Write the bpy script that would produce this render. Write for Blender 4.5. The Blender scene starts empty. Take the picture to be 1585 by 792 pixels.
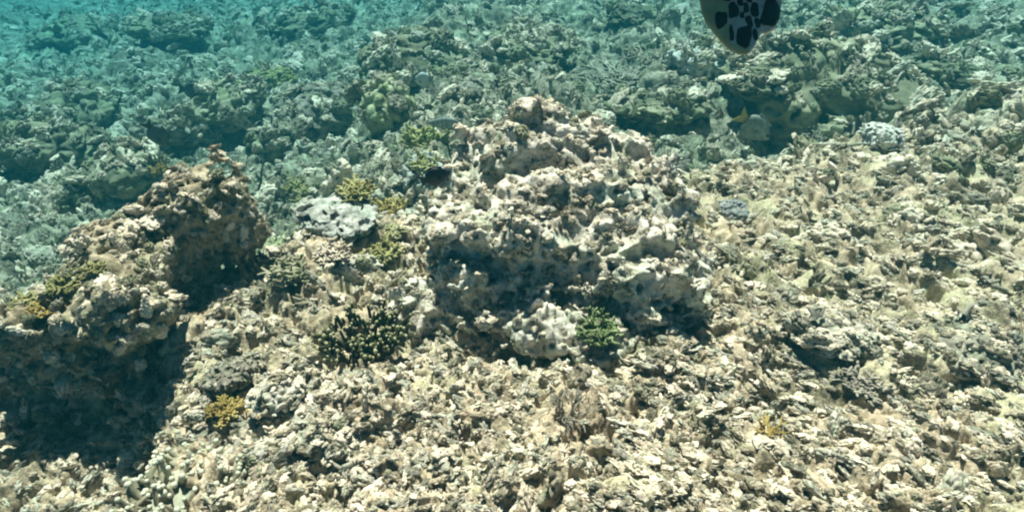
import bpy, bmesh, math, random, time
import numpy as np
import openvdb as vdb
from mathutils import Vector, Matrix, Euler

T0 = time.time()
rng = np.random.default_rng(11)
random.seed(11)
R = math.radians
scene = bpy.context.scene
COL = scene.collection

# ------------------------------------------------------------------ camera, sky, sun, exposure
CAM_H, PITCH, FPX = 1.35, R(33.0), 1033.0
cam_data = bpy.data.cameras.new("camera")
cam = bpy.data.objects.new("camera", cam_data)
COL.objects.link(cam)
cam.location = (0, 0, CAM_H)
cam.rotation_euler = (math.pi / 2 - PITCH, 0, 0)
cam_data.sensor_width = 36.0
cam_data.lens = 36.0 * FPX / 1585.0
cam_data.clip_start = 0.02
cam_data.clip_end = 200.0
scene.camera = cam

SUN_EL, SUN_AZ = R(69.0), R(-12.0)          # azimuth from +Y (away from the camera), negative = left
world = bpy.data.worlds.new("World")
scene.world = world
world.use_nodes = True
wn = world.node_tree
sky = wn.nodes.new("ShaderNodeTexSky")
sky.sky_type = 'NISHITA'
sky.sun_disc = False
sky.sun_elevation = SUN_EL
sky.sun_rotation = SUN_AZ
sky.air_density = 0.2
sky.dust_density = 0.4
sky.ozone_density = 0.5
wn.links.new(sky.outputs[0], wn.nodes["Background"].inputs[0])
wn.nodes["Background"].inputs[1].default_value = 0.05

sun_data = bpy.data.lights.new("sun", 'SUN')
sun_data.energy = 5.0
sun_data.angle = R(0.6)
sun_data.color = (1.0, 0.772, 0.67)
sun = bpy.data.objects.new("sun", sun_data)
COL.objects.link(sun)
sd = Vector((math.sin(SUN_AZ) * math.cos(SUN_EL), math.cos(SUN_AZ) * math.cos(SUN_EL), math.sin(SUN_EL)))
sun.rotation_euler = (-sd).to_track_quat('-Z', 'Y').to_euler()
sun.location = sd * 20

scene.view_settings.view_transform = 'Standard'
scene.view_settings.look = 'None'
scene.view_settings.gamma = 1.0
scene.view_settings.exposure = 1.24
scene.view_settings.use_curve_mapping = False
cy = scene.cycles
cy.use_denoising = True
cy.max_bounces = 3
cy.diffuse_bounces = 1
cy.glossy_bounces = 1
cy.transmission_bounces = 1
cy.volume_bounces = 1
cy.transparent_max_bounces = 4
cy.caustics_reflective = False
cy.caustics_refractive = False
cy.filter_width = 2.1                    # soft action-camera picture
cy.use_adaptive_sampling = True
cy.adaptive_threshold = 0.02

# ------------------------------------------------------------------ numpy noise
TAB = rng.random((64, 64, 64)).astype(np.float32)
JIT = rng.random((32, 32, 32, 3)).astype(np.float32)


def vnoise(P, freq, off=0.0):
    """value noise in -1..1, P is (n,3)"""
    q = P * np.float32(freq) + np.float32(off * 7.31 + 100.0)
    i = np.floor(q).astype(np.int32)
    f = (q - i).astype(np.float32)
    f = f * f * f * (f * (f * 6 - 15) + 10)
    x0, y0, z0 = i[:, 0] & 63, i[:, 1] & 63, i[:, 2] & 63
    x1, y1, z1 = (x0 + 1) & 63, (y0 + 1) & 63, (z0 + 1) & 63
    fx, fy, fz = f[:, 0], f[:, 1], f[:, 2]
    a = TAB[x0, y0, z0] * (1 - fx) + TAB[x1, y0, z0] * fx
    b = TAB[x0, y1, z0] * (1 - fx) + TAB[x1, y1, z0] * fx
    c = TAB[x0, y0, z1] * (1 - fx) + TAB[x1, y0, z1] * fx
    d = TAB[x0, y1, z1] * (1 - fx) + TAB[x1, y1, z1] * fx
    return ((a * (1 - fy) + b * fy) * (1 - fz) + (c * (1 - fy) + d * fy) * fz) * 2 - 1


def fbm(P, freq, octs, off=0.0, gain=0.5):
    s, a = 0, 1.0
    for o in range(octs):
        s = s + a * vnoise(P, freq, off + o * 3.7)
        freq *= 2.03
        a *= gain
    return s


def worley(P, freq, off=0.0, flat=False):
    """F1 distance in cell units"""
    q = P * np.float32(freq) + np.float32(off * 5.17 + 64.0)
    i = np.floor(q).astype(np.int32)
    f = (q - i).astype(np.float32)
    best = np.full(len(P), 9.0, np.float32)
    for dx in (-1, 0, 1):
        for dy in (-1, 0, 1):
            for dz in ((0,) if flat else (-1, 0, 1)):
                j = JIT[(i[:, 0] + dx) & 31, (i[:, 1] + dy) & 31, (i[:, 2] + dz) & 31]
                e0 = j[:, 0] + dx - f[:, 0]
                e1 = j[:, 1] + dy - f[:, 1]
                r2 = e0 * e0 + e1 * e1
                if not flat:
                    e2 = j[:, 2] + dz - f[:, 2]
                    r2 = r2 + e2 * e2
                np.minimum(best, r2, out=best)
    return np.sqrt(best)


def dome(F, r):
    return np.sqrt(np.clip(r * r - F * F, 0, None)) / r


def sstep(a, b, x):
    t = np.clip((x - a) / (b - a), 0, 1)
    return t * t * (3 - 2 * t)


def smin(a, b, k):
    h = np.clip(0.5 + 0.5 * (b - a) / k, 0, 1)
    return b * (1 - h) + a * h - k * h * (1 - h)


# ------------------------------------------------------------------ object helpers
def mesh_from(name, verts, faces, smooth=True):
    """faces: (n,4) or (n,3) int array"""
    me = bpy.data.meshes.new(name)
    n, k = faces.shape
    me.vertices.add(len(verts))
    me.vertices.foreach_set("co", np.ascontiguousarray(verts, np.float32).ravel())
    me.loops.add(n * k)
    me.loops.foreach_set("vertex_index", np.ascontiguousarray(faces, np.int32).ravel())
    me.polygons.add(n)
    me.polygons.foreach_set("loop_start", np.arange(0, n * k, k, dtype=np.int32))
    me.polygons.foreach_set("use_smooth", np.full(n, smooth))
    me.update(calc_edges=True)
    return me


def sdf_mesh(name, base, detail, lo, hi, vox, band=0.1, origin=(0, 0, 0)):
    """polygonise base(x, y, z)+detail(P) over a box; x, y, z broadcast; detail only near the surface"""
    lo = np.array(lo, np.float32)
    hi = np.array(hi, np.float32)
    n = np.ceil((hi - lo) / vox).astype(int) + 1
    ax = [lo[k] + vox * np.arange(n[k], dtype=np.float32) for k in range(3)]
    d = base(ax[0][:, None, None], ax[1][None, :, None], ax[2][None, None, :]).astype(np.float32)
    d = np.array(np.broadcast_to(d, n))
    if detail is not None:
        I = np.argwhere(np.abs(d) < band)
        P = (lo + I * np.float32(vox)).astype(np.float32)
        d[I[:, 0], I[:, 1], I[:, 2]] += detail(P).astype(np.float32)
    d = np.clip(d, -3 * vox, 3 * vox)
    d[0], d[-1], d[:, 0], d[:, -1], d[:, :, 0], d[:, :, -1] = (3 * vox,) * 6
    g = vdb.FloatGrid(3 * vox)
    g.copyFromArray(np.ascontiguousarray(d))
    pts, quads = g.convertToQuads(0.0)
    pts = pts * vox + lo
    quads = np.asarray(quads)
    ctr = pts.mean(0)
    a, b, c = pts[quads[:, 0]] - ctr, pts[quads[:, 1]] - ctr, pts[quads[:, 2]] - ctr
    if np.einsum('ij,ij->i', a, np.cross(b, c)).sum() < 0:
        quads = quads[:, ::-1]
    return mesh_from(name, pts - np.array(origin, np.float32), quads)


def add(name, me, mat=None, parent=None, loc=(0, 0, 0), rot=(0, 0, 0), scl=(1, 1, 1), label=None, cat=None, group=None, kind=None):
    o = bpy.data.objects.new(name, me)
    COL.objects.link(o)
    if mat is not None and not me.materials:
        me.materials.append(mat)
    o.parent = parent
    o.location = loc
    o.rotation_euler = rot
    o.scale = scl
    if label: o["label"] = label
    if cat: o["category"] = cat
    if group: o["group"] = group
    if kind: o["kind"] = kind
    return o


def thing(name, loc, label, cat, rot=(0, 0, 0), group=None):
    o = bpy.data.objects.new(name, None)
    COL.objects.link(o)
    o.location = loc
    o.rotation_euler = rot
    o.empty_display_size = 0.05
    o["label"] = label
    o["category"] = cat
    if group: o["group"] = group
    return o


# ------------------------------------------------------------------ materials
def reef_mat(name, cols, scale=9.0, fine=90.0, bump=0.6, rough=0.9, rnd=0.35, dist=0.012):
    """patchy limestone / turf-algae / sediment surface: cols = list of (position, rgb)"""
    m = bpy.data.materials.new(name)
    m.use_nodes = True
    nt = m.node_tree
    N, L = nt.nodes, nt.links
    bsdf = N["Principled BSDF"]
    bsdf.inputs["Roughness"].default_value = rough
    bsdf.inputs["Specular IOR Level"].default_value = 0.15
    tc = N.new("ShaderNodeTexCoord")
    oi = N.new("ShaderNodeObjectInfo")
    addv = N.new("ShaderNodeVectorMath"); addv.operation = 'MULTIPLY_ADD'
    comb = N.new("ShaderNodeCombineXYZ")
    for k in range(3):
        L.new(oi.outputs["Random"], comb.inputs[k])
    L.new(comb.outputs[0], addv.inputs[0])
    addv.inputs[1].default_value = (37, 19, 53)
    L.new(tc.outputs["Object"], addv.inputs[2])
    n1 = N.new("ShaderNodeTexNoise")
    n1.inputs["Scale"].default_value = scale
    n1.inputs["Detail"].default_value = 7
    n1.inputs["Roughness"].default_value = 0.68
    L.new(addv.outputs[0], n1.inputs["Vector"])
    n2 = N.new("ShaderNodeTexNoise")
    n2.inputs["Scale"].default_value = fine
    n2.inputs["Detail"].default_value = 4
    n2.inputs["Roughness"].default_value = 0.7
    L.new(addv.outputs[0], n2.inputs["Vector"])
    # factor = noise + fine*0.35 + (random-.5)*rnd
    ma = N.new("ShaderNodeMath"); ma.operation = 'MULTIPLY_ADD'
    L.new(n2.outputs[0], ma.inputs[0]); ma.inputs[1].default_value = 0.45
    L.new(n1.outputs[0], ma.inputs[2])
    mb = N.new("ShaderNodeMath"); mb.operation = 'MULTIPLY_ADD'
    L.new(oi.outputs["Random"], mb.inputs[0]); mb.inputs[1].default_value = rnd
    L.new(ma.outputs[0], mb.inputs[2])
    mc = N.new("ShaderNodeMath"); mc.operation = 'SUBTRACT'
    L.new(mb.outputs[0], mc.inputs[0]); mc.inputs[1].default_value = 0.225 + rnd * 0.5
    cr = N.new("ShaderNodeValToRGB")
    e = cr.color_ramp.elements
    e[0].position, e[0].color = cols[0][0], (*cols[0][1], 1)
    e[1].position, e[1].color = cols[-1][0], (*cols[-1][1], 1)
    for p, c in cols[1:-1]:
        k = e.new(p); k.color = (*c, 1)
    L.new(mc.outputs[0], cr.inputs[0])
    # hue patches (pink coralline / olive turf) multiplied in
    n3 = N.new("ShaderNodeTexNoise")
    n3.inputs["Scale"].default_value = scale * 0.6
    n3.inputs["Detail"].default_value = 3
    L.new(addv.outputs[0], n3.inputs["Vector"])
    hr = N.new("ShaderNodeValToRGB")
    he = hr.color_ramp.elements
    he[0].position, he[0].color = 0.36, (0.88, 0.97, 0.82, 1)
    he[1].position, he[1].color = 0.64, (1.0, 0.93, 0.87, 1)
    k = he.new(0.5); k.color = (1, 0.97, 0.9, 1)
    L.new(n3.outputs[0], hr.inputs[0])
    mx = N.new("ShaderNodeMix"); mx.data_type = 'RGBA'; mx.blend_type = 'MULTIPLY'
    mx.inputs[0].default_value = 0.8
    L.new(cr.outputs[0], mx.inputs[6]); L.new(hr.outputs[0], mx.inputs[7])
    L.new(mx.outputs[2], bsdf.inputs["Base Color"])
    bp = N.new("ShaderNodeBump")
    bp.inputs["Strength"].default_value = bump
    bp.inputs["Distance"].default_value = dist
    L.new(ma.outputs[0], bp.inputs["Height"])
    L.new(bp.outputs[0], bsdf.inputs["Normal"])
    return m


def plain_mat(name, col, rough=0.6, spec=0.3, var=0.0, scale=30.0):
    m = bpy.data.materials.new(name)
    m.use_nodes = True
    N, L = m.node_tree.nodes, m.node_tree.links
    b = N["Principled BSDF"]
    b.inputs["Base Color"].default_value = (*col, 1)
    b.inputs["Roughness"].default_value = rough
    b.inputs["Specular IOR Level"].default_value = spec
    if var:
        tc = N.new("ShaderNodeTexCoord")
        n = N.new("ShaderNodeTexNoise")
        n.inputs["Scale"].default_value = scale
        n.inputs["Detail"].default_value = 4
        L.new(tc.outputs["Object"], n.inputs["Vector"])
        r = N.new("ShaderNodeValToRGB")
        r.color_ramp.elements[0].position = 0.35
        r.color_ramp.elements[0].color = (*[c * (1 - var) for c in col], 1)
        r.color_ramp.elements[1].position = 0.65
        r.color_ramp.elements[1].color = (*[min(1, c * (1 + var)) for c in col], 1)
        L.new(n.outputs[0], r.inputs[0])
        L.new(r.outputs[0], b.inputs["Base Color"])
    return m


CREAM = [(0.24, (0.10, 0.09, 0.06)), (0.38, (0.30, 0.26, 0.19)), (0.50, (0.57, 0.485, 0.37)), (0.66, (0.82, 0.715, 0.58))]
BOULD = [(0.30, (0.08, 0.07, 0.05)), (0.40, (0.27, 0.24, 0.18)), (0.475, (0.61, 0.565, 0.46)), (0.585, (0.88, 0.83, 0.71))]
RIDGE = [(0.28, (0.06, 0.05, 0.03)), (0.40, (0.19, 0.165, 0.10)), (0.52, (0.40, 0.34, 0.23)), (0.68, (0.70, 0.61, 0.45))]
OLIVE = [(0.22, (0.06, 0.065, 0.04)), (0.42, (0.17, 0.17, 0.11)), (0.58, (0.32, 0.31, 0.20)), (0.75, (0.52, 0.50, 0.36))]
SANDY = [(0.27, (0.06, 0.05, 0.035)), (0.40, (0.25, 0.21, 0.14)), (0.51, (0.57, 0.47, 0.33)), (0.66, (0.82, 0.69, 0.50))]
M_bed = reef_mat("seabed_limestone", SANDY, scale=9, fine=120, rnd=0, bump=1.0, dist=0.012)
M_rub = reef_mat("coral_rubble_surface", CREAM, scale=3.0, fine=14, rnd=0.40, bump=0.35, dist=0.002)
M_boul = reef_mat("reef_boulder_surface", BOULD, scale=13, fine=120, rnd=0, bump=1.0, dist=0.012)
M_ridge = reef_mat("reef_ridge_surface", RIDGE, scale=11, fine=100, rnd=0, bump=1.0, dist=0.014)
M_turfbed = reef_mat("seabed_turf", [(0.29, (0.045, 0.045, 0.03)), (0.41, (0.15, 0.145, 0.10)), (0.53, (0.36, 0.34, 0.25)), (0.68, (0.66, 0.62, 0.48))], scale=6, fine=50, rnd=0, bump=1.0, dist=0.03)
M_olive = reef_mat("turf_algae_rock", OLIVE, scale=3, fine=18, rnd=0.15, dist=0.003)


# ------------------------------------------------------------------ seabed relief
def rim(x):
    return 2.73 + (x - 0.95) * 0.42


def macro(x, y):
    """large form of the reef flat: plateau to the right, falling away behind and to the left"""
    z = 0.05 * np.clip(x - 0.6, 0, 3)
    z = z - 0.42 * sstep(0.2, 0.8, x) * sstep(-0.08, 0.4, y - rim(x))
    z = z - 0.30 * (1 - sstep(0.2, 0.8, x)) * sstep(2.1, 3.0, y)
    left = sstep(-0.5, -1.6, x)
    z = z - 0.38 * left * sstep(1.6, 2.3, y)
    # hollow at the near left corner
    z = z - 0.20 * sstep(-0.98, -1.30, x - 0.67 * (1.5 - y)) * (1 - sstep(1.55, 1.9, y))
    # scour in front of the central boulder's left half
    z = z - 0.11 * np.exp(-((x + 0.06) / 0.30) ** 2 - ((y - 1.55) / 0.14) ** 2)
    # rise of the gully floor between the two boulders
    z = z + 0.17 * np.exp(-((x + 0.62) / 0.34) ** 2 - ((y - 1.88) / 0.32) ** 2)
    z = z - 0.03 * np.clip(y - 3.0, 0, 12) + (0.04 * np.clip(x, 0, 6) + 0.085 * np.clip(x + 0.6, -6, 0)) * sstep(2.4, 5.0, y)
    return z


def midrel(P):
    far = sstep(2.4, 4.5, P[:, 1])
    z = vnoise(P, 1.9, 2) * (0.04 + 0.10 * far)
    z += vnoise(P, 4.3, 5) * (0.034 + 0.03 * far) + vnoise(P, 8.1, 7) * 0.016
    z += (dome(worley(P, 3.1, 3, True), 0.75) - 0.5) * (0.040 + 0.055 * far)
    z += (dome(worley(P, 6.3, 8, True), 0.72) - 0.5) * 0.085 * sstep(2.2, 3.4, P[:, 1])
    return z


def ground(x, y):
    P = np.array([[x, y, 0.0]], np.float32)
    return float(macro(P[:, 0], P[:, 1])[0] + midrel(P)[0])


def ground_many(x, y):
    P = np.stack([x, y, np.zeros_like(x)], -1).astype(np.float32)
    return macro(P[:, 0], P[:, 1]) + midrel(P)


def build_seabed():
    na, nr = 840, 760
    ang = np.linspace(R(-54), R(54), na)
    rad = np.concatenate([0.6 * (10 / 0.6) ** np.linspace(0, 1, nr - 20), np.linspace(10.3, 28, 20)])
    A, Q = np.meshgrid(ang, rad)
    X = (Q * np.sin(A)).ravel()
    Y = (Q * np.cos(A)).ravel()
    P = np.stack([X, Y, np.zeros_like(X)], -1).astype(np.float32)
    z = macro(P[:, 0], P[:, 1]) + midrel(P)
    P[:, 2] = z
    warp = np.stack([vnoise(P, 9, 11), vnoise(P, 9, 12), vnoise(P, 9, 13)], -1) * 0.02
    W = P + warp
    near = 1 - sstep(2.0, 7.0, Q.ravel())
    # lumps on the right-hand flat are drawn out along the swell
    flow = sstep(0.1, 0.7, P[:, 0])
    ca, sa = math.cos(R(-35)), math.sin(R(-35))
    al, ac = W[:, 0] * ca + W[:, 1] * sa, -W[:, 0] * sa + W[:, 1] * ca
    Wf = np.stack([al * (1 - .45 * flow), ac, W[:, 2]], -1).astype(np.float32)
    dz = dome(worley(Wf, 10, 1), 0.78) * 0.040
    dz += dome(worley(Wf, 24, 2), 0.78) * 0.026
    dz += dome(worley(W, 48, 4), 0.8) * 0.010 * near
    dz += vnoise(W, 26, 8) * 0.010 + vnoise(W, 60, 9) * 0.008 + vnoise(P, 130, 10) * 0.005
    pit = dome(worley(W, 7, 6), 0.42) * 0.030 + dome(worley(W, 15, 7), 0.42) * 0.026
    P[:, 2] += dz - pit - 0.03
    P[:, 0] += vnoise(P, 30, 21) * 0.010
    P[:, 1] += vnoise(P, 30, 22) * 0.010
    idx = np.arange(na * nr).reshape(nr, na)
    F = np.stack([idx[:-1, :-1], idx[:-1, 1:], idx[1:, 1:], idx[1:, :-1]], -1).reshape(-1, 4)[:, ::-1]
    return mesh_from("seabed", P, F)


seabed = add("seabed", build_seabed(), M_bed, kind="structure")
seabed.data.materials.append(M_turfbed)          # the slope beyond the flat is grown over with turf
_n = len(seabed.data.polygons)
_c = np.empty(_n * 3, np.float32); seabed.data.polygons.foreach_get("center", _c); _c = _c.reshape(-1, 3)
_edge = np.where(_c[:, 0] > 0.6, rim(_c[:, 0]), 2.3 + 0.2 * np.clip(_c[:, 0], -2, 0.6)) + 0.35 * fbm(_c * np.array([1, 1, 0], np.float32), 2.5, 3, 4)
seabed.data.polygons.foreach_set("material_index", (_c[:, 1] > _edge).astype(np.int32))
print("seabed", round(time.time() - T0, 1))


# ------------------------------------------------------------------ big boulders
def poly_sd(x, y, poly):
    """signed distance to a polygon in plan"""
    n = len(poly)
    shp = np.broadcast(x, y).shape
    d = np.full(shp, 1e9, np.float32)
    s = np.ones(shp, np.float32)
    for i in range(n):
        x0, y0 = poly[i]
        x1, y1 = poly[i - 1]
        ex, ey = x1 - x0, y1 - y0
        wx, wy = x - x0, y - y0
        t = np.clip((wx * ex + wy * ey) / (ex * ex + ey * ey), 0, 1)
        bx, by = wx - ex * t, wy - ey * t
        d = np.minimum(d, bx * bx + by * by)
        c1 = y >= y0
        c2 = y < y1
        c3 = ex * wy > ey * wx
        flip = (c1 & c2 & c3) | (~c1 & ~c2 & ~c3)
        s = np.where(flip, -s, s)
    return s * np.sqrt(d)


def boulder_detail(seed, lump=0.028, pits=0.045):
    def f(P):
        warp = np.stack([vnoise(P, 11, seed + 1), vnoise(P, 11, seed + 2), vnoise(P, 11, seed + 3)], -1) * 0.022
        W = P + warp.astype(np.float32)
        d = vnoise(P, 5.0, seed) * 0.030 + vnoise(P, 10.0, seed + 4) * 0.018
        d -= (dome(worley(W, 10.5, seed), 0.72) - 0.45) * lump
        d -= (dome(worley(W, 24, seed + 2), 0.75) - 0.45) * lump * 0.55
        d += dome(worley(W, 8.5, seed + 5), 0.40) * pits
        d += dome(worley(W, 19, seed + 6), 0.40) * pits * 0.55
        d += dome(worley(W, 34, seed + 7), 0.42) * pits * 0.40
        d -= vnoise(W, 36, seed + 9) * 0.009 + vnoise(P, 75, seed + 11) * 0.009
        d -= (dome(worley(P, 46, seed + 8), 0.75) - 0.4) * 0.008
        return d
    return f


def top_interp(x, y, pts, p=2.6, eps=0.02):
    num = np.zeros_like(x + y); den = np.zeros_like(x + y)
    for (px, py, pz) in pts:
        w = 1.0 / ((x - px) ** 2 + (y - py) ** 2 + eps * eps) ** (p / 2)
        num += w * pz; den += w
    return num / den


# central boulder: sloping lit top, ledge all along the front, undercut face below it
CB_POLY = [(-0.31, 1.82), (-0.27, 1.76), (-0.10, 1.74), (0.00, 1.68), (0.10, 1.66), (0.22, 1.67), (0.32, 1.69), (0.44, 1.68), (0.55, 1.74),
           (0.60, 1.82), (0.57, 2.0), (0.46, 2.2), (0.25, 2.36), (-0.02, 2.34), (-0.18, 2.1)]
CB_TOP = [(0.10, 2.08, 0.59), (0.03, 2.09, 0.56), (0.18, 2.08, 0.545), (0.28, 2.09, 0.50), (-0.10, 2.08, 0.47), (-0.15, 1.95, 0.40), (-0.22, 1.86, 0.35), (-0.26, 1.80, 0.31),
          (-0.10, 1.78, 0.33), (0.05, 1.86, 0.42), (0.18, 1.90, 0.43), (0.20, 1.72, 0.31), (0.10, 1.70, 0.31), (0.36, 1.74, 0.30), (0.38, 2.00, 0.41), (0.58, 1.80, 0.27),
          (0.52, 1.94, 0.34), (0.3, 2.3, 0.34), (0.0, 2.3, 0.34), (0.50, 1.74, 0.28)]


def cb_base(x, y, z):
    top = (z - top_interp(x, y, CB_TOP)) * 0.85
    pd = poly_sd(x, y, CB_POLY)
    # undercut below the ledge, deeper on the left; the right foot bulges out again
    zz = np.clip(0.30 - z, 0, 0.35)
    leftw = 1 - sstep(0.05, 0.32, x)
    cut = 0.055 * leftw * sstep(0.0, 0.10, zz) - (0.10 - 0.06 * leftw) * sstep(0.06 + 0.16 * leftw, 0.34, zz) + 0.06 * sstep(0.24, 0.32, zz) * (1 - leftw)
    d = -smin(-top, -(pd + cut), 0.07)
    # shelf knobs half way down the face
    for (cx, cyy, cz, rx, ry, rz) in ((0.09, 1.60, 0.06, 0.11, 0.09, 0.06), (0.30, 1.67, 0.18, 0.15, 0.06, 0.10), (0.46, 1.69, 0.17, 0.10, 0.07, 0.10),
                                      (0.26, 1.60, 0.03, 0.13, 0.10, 0.07), (-0.14, 1.74, 0.15, 0.08, 0.05, 0.05), (0.0, 1.70, 0.05, 0.09, 0.05, 0.06), (-0.20, 1.72, 0.02, 0.09, 0.05, 0.06), (-0.33, 1.72, 0.02, 0.10, 0.10, 0.10),
                                      (0.56, 1.74, 0.08, 0.08, 0.08, 0.10),  (0.42, 1.62, 0.05, 0.08, 0.06, 0.07)):
        e = np.sqrt(((x - cx) / rx) ** 2 + ((y - cyy) / ry) ** 2 + ((z - cz) / rz) ** 2)
        d = smin(d, (e - 1) * min(rx, ry, rz), 0.035)
    return d


CB_O = (0.16, 1.95, -0.1)
central = add("coral_boulder", sdf_mesh("coral_boulder", cb_base, boulder_detail(3), (-0.55, 1.25, -0.28), (0.85, 2.55, 0.70), 0.0078, 0.075, CB_O), M_boul, loc=CB_O,
              label="large pale pitted coral boulder with an overhanging ledge in the middle of the reef", cat="boulder")
print("central", round(time.time() - T0, 1), len(central.data.polygons))

# left boulder: a ridge climbing from the near left corner to a block-like peak
LB_POLY = [(-1.70, 1.56), (-1.54, 1.47), (-1.38, 1.43), (-1.22, 1.40), (-1.09, 1.41), (-1.03, 1.48), (-1.02, 1.64), (-0.98, 1.78), (-0.87, 1.86), (-0.85, 1.96),
           (-0.92, 2.04), (-1.12, 1.92), (-1.34, 1.78), (-1.66, 1.70)]
LB_TOP = [(-0.90, 1.91, 0.46), (-0.86, 1.90, 0.43), (-0.98, 1.88, 0.40), (-1.10, 1.76, 0.31), (-1.20, 1.64, 0.28), (-1.26, 1.52, 0.25), (-1.32, 1.44, 0.21), (-1.04, 1.62, 0.33),
          (-1.06, 1.46, 0.26), (-1.18, 1.43, 0.27), (-1.50, 1.56, 0.06), (-1.68, 1.62, -0.05)]


def lb_base(x, y, z):
    top = (z - top_interp(x, y, LB_TOP)) * 0.85
    pd = poly_sd(x, y, LB_POLY)
    zz = np.clip(0.20 - z, 0, 0.6)
    cut = 0.05 * sstep(0.0, 0.14, zz) - 0.06 * sstep(0.15, 0.5, zz)
    d = -smin(-top, -(pd + cut), 0.06)
    d = d + 0.055 * np.sin(x * 9.0 + 1.3) * np.sin(y * 11.0 + z * 7.0) * np.cos(z * 8.0 + x * 5.0)
    return d


LB_O = (-1.2, 1.7, -0.3)
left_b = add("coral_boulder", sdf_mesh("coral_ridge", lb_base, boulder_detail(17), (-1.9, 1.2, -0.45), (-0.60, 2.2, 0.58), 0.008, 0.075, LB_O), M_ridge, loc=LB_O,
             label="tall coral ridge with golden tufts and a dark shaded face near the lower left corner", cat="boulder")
print("left", round(time.time() - T0, 1))



# ------------------------------------------------------------------ shape library
def ray_dir(u, v):
    a, b = (u - 792.5) / FPX, -(v - 396.0) / FPX
    return Vector((a, math.cos(PITCH) + b * math.sin(PITCH), -math.sin(PITCH) + b * math.cos(PITCH)))


def ell(x, y, z, c, r):
    return (np.sqrt(((x - c[0]) / r[0]) ** 2 + ((y - c[1]) / r[1]) ** 2 + ((z - c[2]) / r[2]) ** 2) - 1) * min(r)


def lump_detail(seed, f1=4.3, a1=0.17, f2=10, a2=0.055, pit=0.12, fp=5.0, wob=0.10):
    def f(P):
        W = P + np.stack([vnoise(P, 3, seed + 1), vnoise(P, 3, seed + 2), vnoise(P, 3, seed + 3)], -1).astype(np.float32) * wob
        d = vnoise(P, 1.9, seed) * 0.13
        d -= (dome(worley(W, f1, seed), 0.75) - 0.45) * a1
        d -= (dome(worley(W, f2, seed + 2), 0.75) - 0.45) * a2
        d += dome(worley(W, fp, seed + 5), 0.40) * pit
        return d
    return f


def chunk_mesh(seed, r=(0.46, 0.38, 0.30), vox=0.045, **kw):
    rr = np.random.default_rng(seed)
    cs = [(rr.uniform(-.2, .2), rr.uniform(-.2, .2), rr.uniform(-.05, .1)) for _ in range(3)]
    rs = [tuple(np.array(r) * rr.uniform(0.55, 0.9)) for _ in range(3)]

    def base(x, y, z):
        d = ell(x, y, z, (0, 0, 0), r)
        for c, q in zip(cs, rs):
            d = smin(d, ell(x, y, z, c, q), 0.08)
        return d
    return sdf_mesh("coral_chunk", base, lump_detail(seed, **kw), (-.8, -.8, -.7), (.8, .8, .8), vox, 0.4)


def tube(pts, rads, sides=6, cap=True):
    """tapered tube with a rounded tip; returns verts, quads"""
    pts = np.array(pts, float); n = len(pts)
    rads = list(rads)
    if cap:
        t = pts[-1] - pts[-2]; t /= np.linalg.norm(t) + 1e-9
        r = rads[-1]
        pts = np.vstack([pts, pts[-1] + t * r * 0.55, pts[-1] + t * r * 0.8]); rads += [r * 0.72, r * 0.22]
        n += 2
    V = []
    up = np.array([0.31, 0.17, 0.93])
    for i in range(n):
        t = pts[min(i + 1, n - 1)] - pts[max(i - 1, 0)]
        t /= np.linalg.norm(t) + 1e-9
        a = np.cross(t, up); a /= np.linalg.norm(a) + 1e-9
        b = np.cross(t, a)
        for k in range(sides):
            w = 2 * math.pi * k / sides
            V.append(pts[i] + rads[i] * (math.cos(w) * a + math.sin(w) * b))
    F = []
    for i in range(n - 1):
        for k in range(sides):
            k2 = (k + 1) % sides
            F.append((i * sides + k, i * sides + k2, (i + 1) * sides + k2, (i + 1) * sides + k))
    return np.array(V), np.array(F)


def join(parts):
    V, F, o = [], [], 0
    for v, f in parts:
        V.append(v); F.append(f + o); o += len(v)
    return np.vstack(V), np.vstack(F)


def finger_parts(rr, n, spread=1.0, h=0.55, r=0.085, sub=2, base_r=0.30):
    """stubby finger coral: n fingers fanning out of a low base"""
    out = []
    tips = []
    for i in range(n):
        az = rr.uniform(0, 2 * math.pi)
        q = math.sqrt(rr.uniform(0, 1))
        p0 = np.array([math.cos(az) * q * base_r, math.sin(az) * q * base_r, -0.12])
        d = np.array([math.cos(az) * q * spread, math.sin(az) * q * spread, 1.0]) + rr.normal(0, .22, 3)
        d /= np.linalg.norm(d)
        Ln = h * rr.uniform(.6, 1.1)
        p1 = p0 + d * Ln * .55 + rr.normal(0, .03, 3)
        p2 = p0 + d * Ln + rr.normal(0, .05, 3)
        rad = r * rr.uniform(.75, 1.25)
        out.append(tube([p0, p1, p2], [rad * 1.15, rad, rad * .8]))
        tips.append((p2, rad * .8, d))
        for k in range(sub):
            e = d + rr.normal(0, .6, 3); e /= np.linalg.norm(e)
            b0 = p0 + d * Ln * rr.uniform(.4, .75)
            b1 = b0 + e * Ln * rr.uniform(.25, .45)
            out.append(tube([b0, (b0 + b1) / 2, b1], [rad * .8, rad * .75, rad * .62], 5))
            tips.append((b1, rad * .62, e))
    return out, tips


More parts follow.
